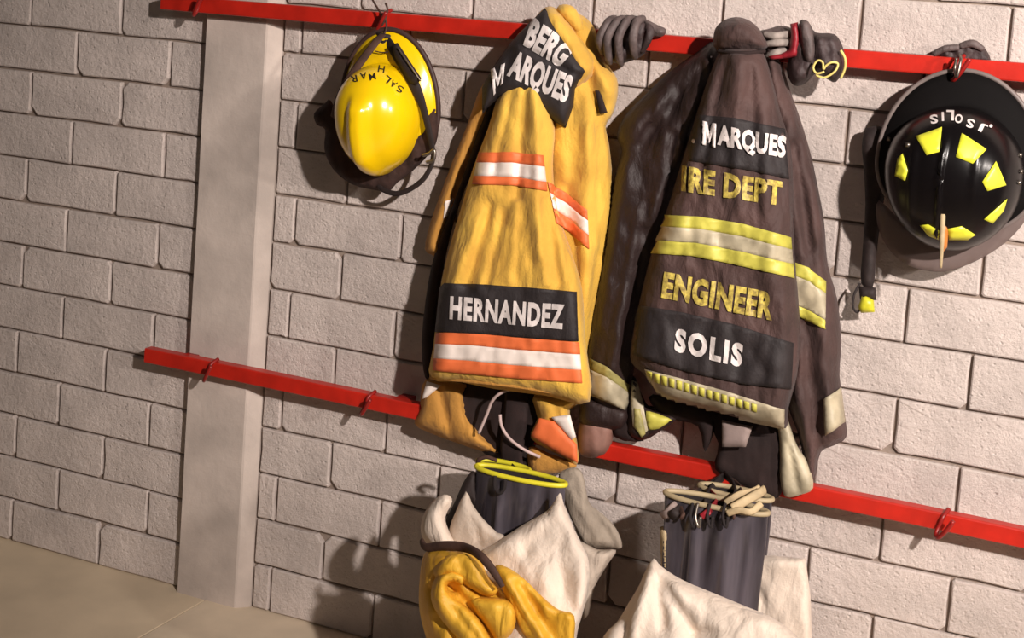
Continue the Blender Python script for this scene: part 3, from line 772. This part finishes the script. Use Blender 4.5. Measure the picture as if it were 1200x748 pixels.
g2 = empty('work_glove', W(905, 50, .08), 'light grey knit glove tucked beside the dark jacket collar', 'glove', 'gloves on the upper rail')
Cloth('palm', [(886, 38), (900, 34), (915, 30), (928, 34), (930, 48), (924, 60), (908, 66), (896, 60), (890, 50)], .08, .03, 8, 'glove', g2, nz=.006, nsc=7, step=3.5)
for P in ([(924, 40, .11), (908, 42, .125), (896, 40, .12)], [(926, 50, .11), (910, 50, .125), (896, 52, .12)], [(922, 60, .11), (908, 62, .12), (899, 66, .11)]):
    finger(P, [.007, .007, .005], 'glovel', g2)
g3 = empty('work_glove', W(960, 60, .08), 'dark glove with maroon strap and yellow cord loops on the rail', 'glove', 'gloves on the upper rail')
Cloth('palm', [(936, 28), (948, 27), (956, 38), (978, 40), (988, 56), (990, 76), (980, 96), (968, 92), (956, 86), (944, 98), (930, 100), (922, 84), (926, 60), (930, 40)], .09, .045, 14, 'gloved', g3, folds=[(950, 35, 954, 85, 4, -.012), (962, 45, 966, 80, 4, .007)], nz=.004, nsc=9, step=3.5)
Cloth('finger', [(937, 25), (947, 25), (953, 40), (955, 60), (950, 74), (942, 68), (938, 45)], .13, .018, 6, 'glove', g3, step=3.5)
Cloth('strap', [(926, 28), (935, 26), (938, 45), (935, 66), (925, 68), (904, 70), (900, 66), (915, 63), (925, 58), (927, 42)], .125, .012, 5, 'redstrap', g3, smooth=0, step=3.5, nz=.001)
ptube('cord_loop', [(966, 84, .15), (957, 86, .15), (953, 79, .15), (958, 71, .15), (964, 73, .15), (965, 81, .15), (968, 77, .15), (975, 73, .15), (982, 75, .145), (978, 84, .148), (966, 91, .15), (956, 88, .15)], .0020, 'piping', g3, n=4)
ptube('cord_loop', [(985, 59, .135), (990, 68, .135), (990, 80, .13), (985, 92, .125)], .0024, 'piping', g3)
g4 = empty('work_glove', W(1128, 62, .05), 'dark glove lying over the rail behind the black helmet', 'glove', 'gloves on the upper rail')
Cloth('palm', [(1092, 62), (1106, 54), (1120, 54), (1132, 48), (1148, 52), (1158, 62), (1160, 74), (1140, 76), (1110, 74)], .025, .03, 8, 'gloved', g4, nz=.005, nsc=7, step=3.5)
finger([(1094, 64, .06), (1108, 57, .062), (1124, 56, .058)], [.005, .006, .006], 'glove', g4)
finger([(1126, 54, .055), (1140, 51, .06), (1152, 58, .055)], [.006, .007, .005], 'glove', g4)

# ------------------------------------------------------------------ boots
def boot(label, cx_, cy_, d, a, b, m_rim):
    top = W(cx_, cy_, d); t = empty('rubber_boot', (top.x, top.y, 0), label, 'boot', 'rubber boots inside the trousers')
    zt = top.z; n = 64
    prof = []                                  # (z, ax, ay, offx, offy)
    hs = [(zt, 1.0, b), (zt-.06, .98, b*1.15), (zt*.62, .93, b*1.4), (zt*.38, .80, .052), (.14, .66, .056)]
    rings = []
    for z, sx, ay in hs: rings.append((z, a*sx, ay, top.x, top.y))
    rings += [(.09, a*.60, .095, top.x, top.y-.05), (.055, a*.62, .13, top.x, top.y-.085), (.024, a*.64, .14, top.x, top.y-.09)]
    V = []; F = []
    def build(rs, name, m, cap0=False, cap1=True, wob=0):
        V = []; F = []
        for (z, ax, ay, ox, oy) in rs:
            for k in range(n):
                ph = 2*math.pi*k/n
                w_ = 1+wob*(noise.noise(Vector((math.cos(ph)*1.5, z*9, math.sin(ph)*1.5)))+1.3*math.sin(5*ph+z*3)*max(0, min(1, (zt-z)/.05))*max(0, min(1, (z-.1)*5)))
                cr = wob*0.2*(math.sin(9.5*math.cos(ph)+z*2.5)+0.6*math.sin(17*math.cos(ph)-z*6))*max(0, min(1, (zt-z)/.06))*max(0, min(1, (z-.08)*5))
                V.append(Vector((ox+ax*w_*math.cos(ph), oy+ay*w_*math.sin(ph)+cr*(-math.sin(ph)), z)))
        for i in range(len(rs)-1):
            for k in range(n): F.append((i*n+k, i*n+(k+1) % n, (i+1)*n+(k+1) % n, (i+1)*n+k))
        if cap1: F.append(tuple((len(rs)-1)*n+k for k in range(n)))
        if cap0: F.append(tuple(range(n)))
        return link(name, V, F, m, t)
    rs = []
    for i in range(len(rings)-1):
        for s in range(4):
            u = s/4; rs.append(tuple(p+(q-p)*u for p, q in zip(rings[i], rings[i+1])))
    rs.append(rings[-1])
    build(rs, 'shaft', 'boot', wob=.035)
    z, ax, ay, ox, oy = rings[-1]
    build([(.024, ax*1.04, ay*1.03, ox, oy), (0.002, ax*1.04, ay*1.03, ox, oy)], 'sole', 'bootin', True, True)
    build([(zt+.0005, a*.95, b*.93, top.x, top.y), (zt-.07, a*.8, b*.45, top.x, top.y)], 'boot_lining', 'bootin', False, True)
    P = [Vector((top.x+a*math.cos(2*math.pi*k/n), top.y+b*math.sin(2*math.pi*k/n), zt)) for k in range(n)]
    ring(P, .0048, m_rim, 'rim', t)
    return t, top
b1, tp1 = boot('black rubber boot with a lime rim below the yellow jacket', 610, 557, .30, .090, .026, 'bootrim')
ptube('pull_loop', [(580, 558, .334), (580, 572, .338), (586, 578, .34), (591, 572, .338), (592, 562, .336)], .0035, 'bootin', b1)
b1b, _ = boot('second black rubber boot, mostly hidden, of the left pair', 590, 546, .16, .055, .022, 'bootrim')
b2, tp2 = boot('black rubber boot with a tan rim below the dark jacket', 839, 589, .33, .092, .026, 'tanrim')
Cloth('pull_strap', [(773, 618), (779, 616), (785, 626), (786, 672), (775, 670)], .33, .02, 6, 'tan', b2, smooth=0, step=4, thick=.006)
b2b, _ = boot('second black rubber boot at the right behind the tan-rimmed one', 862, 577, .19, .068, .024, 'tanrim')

# ------------------------------------------------------------------ trousers pushed down round the boots
tr = empty('turnout_trousers', WZ(600, 880), 'cream and yellow firefighter trousers pushed down round the left boots', 'trousers', 'firefighter trousers round the boots')
TS = lambda x, y: .37 + .0006*(y-600)
def dleg(base): return lambda x, y: base + .0005*(y-600)
Cloth('suspender', [(533, 588), (545, 562), (556, 552), (560, 575), (562, 600), (545, 590), (538, 640), (524, 646), (520, 618)], .30, .02, 8, 'dstrap', tr, nz=.004)
Cloth('liner', [(656, 578), (661, 592), (672, 618), (683, 640), (690, 658), (690, 690), (684, 715), (676, 745), (674, 790), (676, 830), (600, 830), (560, 800), (556, 720), (560, 655), (582, 636), (615, 614), (642, 598)],
      dleg(.37), .032, 12, 'cream', tr, folds=[(600, 640, 660, 720, 10, .007), (657, 590, 672, 720, 6, -.006), (640, 605, 600, 650, 5, .004), (610, 640, 640, 700, 4, -.006), (655, 640, 660, 700, 4, -.006)], nz=.005, nsc=24, step=5)
Cloth('liner_flap', [(546, 576), (553, 590), (565, 607), (582, 624), (592, 630), (566, 650), (545, 648), (528, 642), (526, 622), (534, 600)], .372, .015, 10, 'cream2', tr, smooth=1, folds=[(546, 580, 562, 640, 3, -.005)])
Cloth('liner_roll', [(511, 584), (524, 580), (530, 588), (522, 606), (526, 622), (536, 640), (534, 650), (512, 646), (497, 634), (493, 618), (498, 600)], .375, .035, 12, 'cream', tr, nz=.003)
shell = Cloth('shell_roll', [(498, 648), (520, 642), (548, 646), (565, 660), (577, 680), (594, 694), (603, 716), (604, 738), (596, 770), (590, 830), (525, 830), (508, 775), (497, 740), (491, 710), (492, 676)],
      .42, .075, 30, 'ypant', tr,
      folds=[(508, 690, 520, 668, 6, -.018), (520, 668, 575, 700, 6, -.014), (515, 690, 560, 742, 6, .014), (508, 700, 545, 750, 5, -.014), (530, 688, 580, 745, 5, -.014), (555, 690, 600, 706, 6, -.012),
             (524, 684, 530, 690, 6, -.022), (560, 712, 596, 740, 10, .010), (520, 655, 570, 680, 7, .010), (500, 720, 530, 770, 6, .010)], nz=.006, seed=9, step=3.8, thick=.05)
Cloth('shell_fold', [(508, 668), (522, 652), (544, 649), (561, 660), (574, 680), (584, 692), (572, 700), (548, 688), (528, 676), (514, 680)], .485, .028, 12, 'ypant', tr, folds=[(520, 664, 570, 690, 4, .004)], nz=.004, step=3.8)
Cloth('shell_fold', [(508, 682), (518, 671), (534, 669), (546, 677), (542, 686), (532, 682), (524, 686), (528, 698), (548, 712), (566, 732), (578, 760), (560, 775), (534, 748), (514, 722), (505, 702)], .490, .034, 11, 'ypant', tr, folds=[(520, 700, 560, 750, 3, -.006)], nz=.004, step=3.8)
Cloth('shell_fold', [(550, 702), (574, 700), (598, 705), (605, 722), (600, 742), (584, 752), (572, 738), (558, 720)], .485, .034, 14, 'ypant', tr, nz=.004, step=3.8)
ptube('binding', [(494, 634, .42), (500, 642, .44), (522, 640, .46), (545, 642, .475), (562, 651, .52), (577, 668, .53), (589, 688, .53)], [.006, .008, .009, .009, .009, .008, .005], 'strap', tr, flat=.6)
Cloth('shell_flap', [(583, 662), (600, 668), (618, 682), (636, 700), (655, 715), (673, 722), (672, 760), (668, 830), (650, 830), (632, 775), (612, 742), (600, 716), (590, 694), (580, 672)],
      .475, .022, 8, 'ypant', tr, folds=[(595, 680, 640, 760, 5, .012), (610, 685, 655, 760, 6, -.012), (600, 700, 620, 740, 3, -.008)], nz=.006, seed=11, step=3.8)
Cloth('shell_inner', [(596, 740), (606, 735), (625, 765), (645, 830), (590, 830)], .40, .02, 8, 'lining', tr)
Cloth('outer_flap', [(655, 556), (672, 548), (683, 556), (690, 588), (703, 600), (718, 614), (727, 630), (728, 643), (712, 642), (694, 642), (682, 634), (668, 606), (658, 580)],
      .24, .010, 8, 'greycl', tr, folds=[(664, 570, 700, 632, 6, .006), (690, 590, 722, 640, 4, -.006)], nz=.004, seed=3)
Cloth('outer_leg', [(676, 634), (700, 644), (722, 645), (712, 662), (696, 690), (690, 720), (680, 720), (680, 660)], .26, .03, 10, 'cream2', tr, nz=.004)
Cloth('leg_bunch', [(505, 770), (560, 765), (620, 760), (672, 770), (690, 830), (690, 905), (640, 925), (570, 915), (505, 890), (495, 830)], .22, .22, 40, 'cream', tr, nz=.008, nsc=30, step=8, thick=.03)
# suspender fittings over the boot
ptube('suspender_clip', [(565, 546, .24), (560, 540, .25), (570, 536, .25), (582, 540, .25)], .004, 'strap', tr)
ptube('suspender', [(602, 550, .17), (606, 556, .24), (600, 566, .26)], .012, 'dstrap', tr, flat=.3)

t2 = empty('turnout_trousers', WZ(840, 960), 'cream firefighter trousers pushed down round the right boots', 'trousers', 'firefighter trousers round the boots')
Cloth('liner', [(766, 655), (775, 664), (800, 680), (838, 696), (874, 711), (905, 724), (932, 744), (955, 775), (970, 830), (960, 900), (700, 900), (690, 830), (696, 780), (708, 745), (724, 728), (736, 708), (748, 688), (757, 668)],
      dleg(.40), .045, 18, 'cream', t2, folds=[(766, 665, 778, 735, 5, -.014), (757, 680, 742, 745, 6, .010), (775, 680, 815, 745, 6, -.014), (790, 690, 850, 745, 10, .008), (735, 712, 730, 750, 5, -.014), (812, 740, 850, 742, 5, -.008)],
      nz=.007, nsc=36, seed=12, step=5)
Cloth('outer_leg', [(880, 652), (905, 651), (944, 655), (950, 700), (952, 760), (956, 900), (876, 900), (878, 720)], .20, .03, 10, 'cream', t2, smooth=0, folds=[(885, 680, 893, 706, 3, -.008)], nz=.004, step=5)
Cloth('leg_bunch', [(700, 860), (780, 850), (880, 850), (965, 870), (975, 930), (960, 985), (850, 985), (730, 950), (700, 905)], .20, .24, 40, 'cream', t2, nz=.008, nsc=30, step=8, thick=.03)
for P, r, m in (
    ([(848, 558, .085), (836, 566, .14), (818, 578, .22), (802, 588, .30), (792, 600, .37), (786, 606, .36)], .008, 'dstrap'),
    ([(850, 556, .09), (858, 566, .14), (862, 580, .22), (852, 596, .33), (850, 612, .375)], .008, 'dstrap'),
    ([(840, 562, .085), (822, 572, .18), (806, 578, .26), (796, 590, .33), (800, 606, .37)], .008, 'strap'),
    ([(846, 560, .10), (832, 576, .22), (826, 594, .34), (830, 610, .37)], .007, 'dstrap'),
    ([(852, 560, .10), (868, 572, .15), (866, 588, .28), (860, 606, .37)], .006, 'strap'),
    ([(822, 570, .16), (840, 584, .28), (832, 598, .36), (822, 606, .37)], .006, 'redstrap'),
    ([(858, 596, .37), (872, 588, .36), (890, 578, .34), (896, 574, .32)], .008, 'tan'),
    ([(850, 590, .34), (866, 580, .33), (882, 576, .31), (890, 572, .29)], .006, 'tan'),
    ([(800, 586, .32), (790, 594, .355), (782, 602, .36), (776, 604, .35)], .008, 'gray'),
    ([(852, 602, .37), (866, 598, .372), (880, 600, .368), (892, 590, .35)], .006, 'tan')):
    ptube('suspender', P, r, m, t2, flat=.4)
for x in (812, 818, 832, 850):
    ptube('suspender_clip', [(x, 590, .36), (x-3, 606, .374), (x+1, 618, .376), (x+3, 606, .374)], .0028, 'bootin' if x != 818 else 'steel', t2)
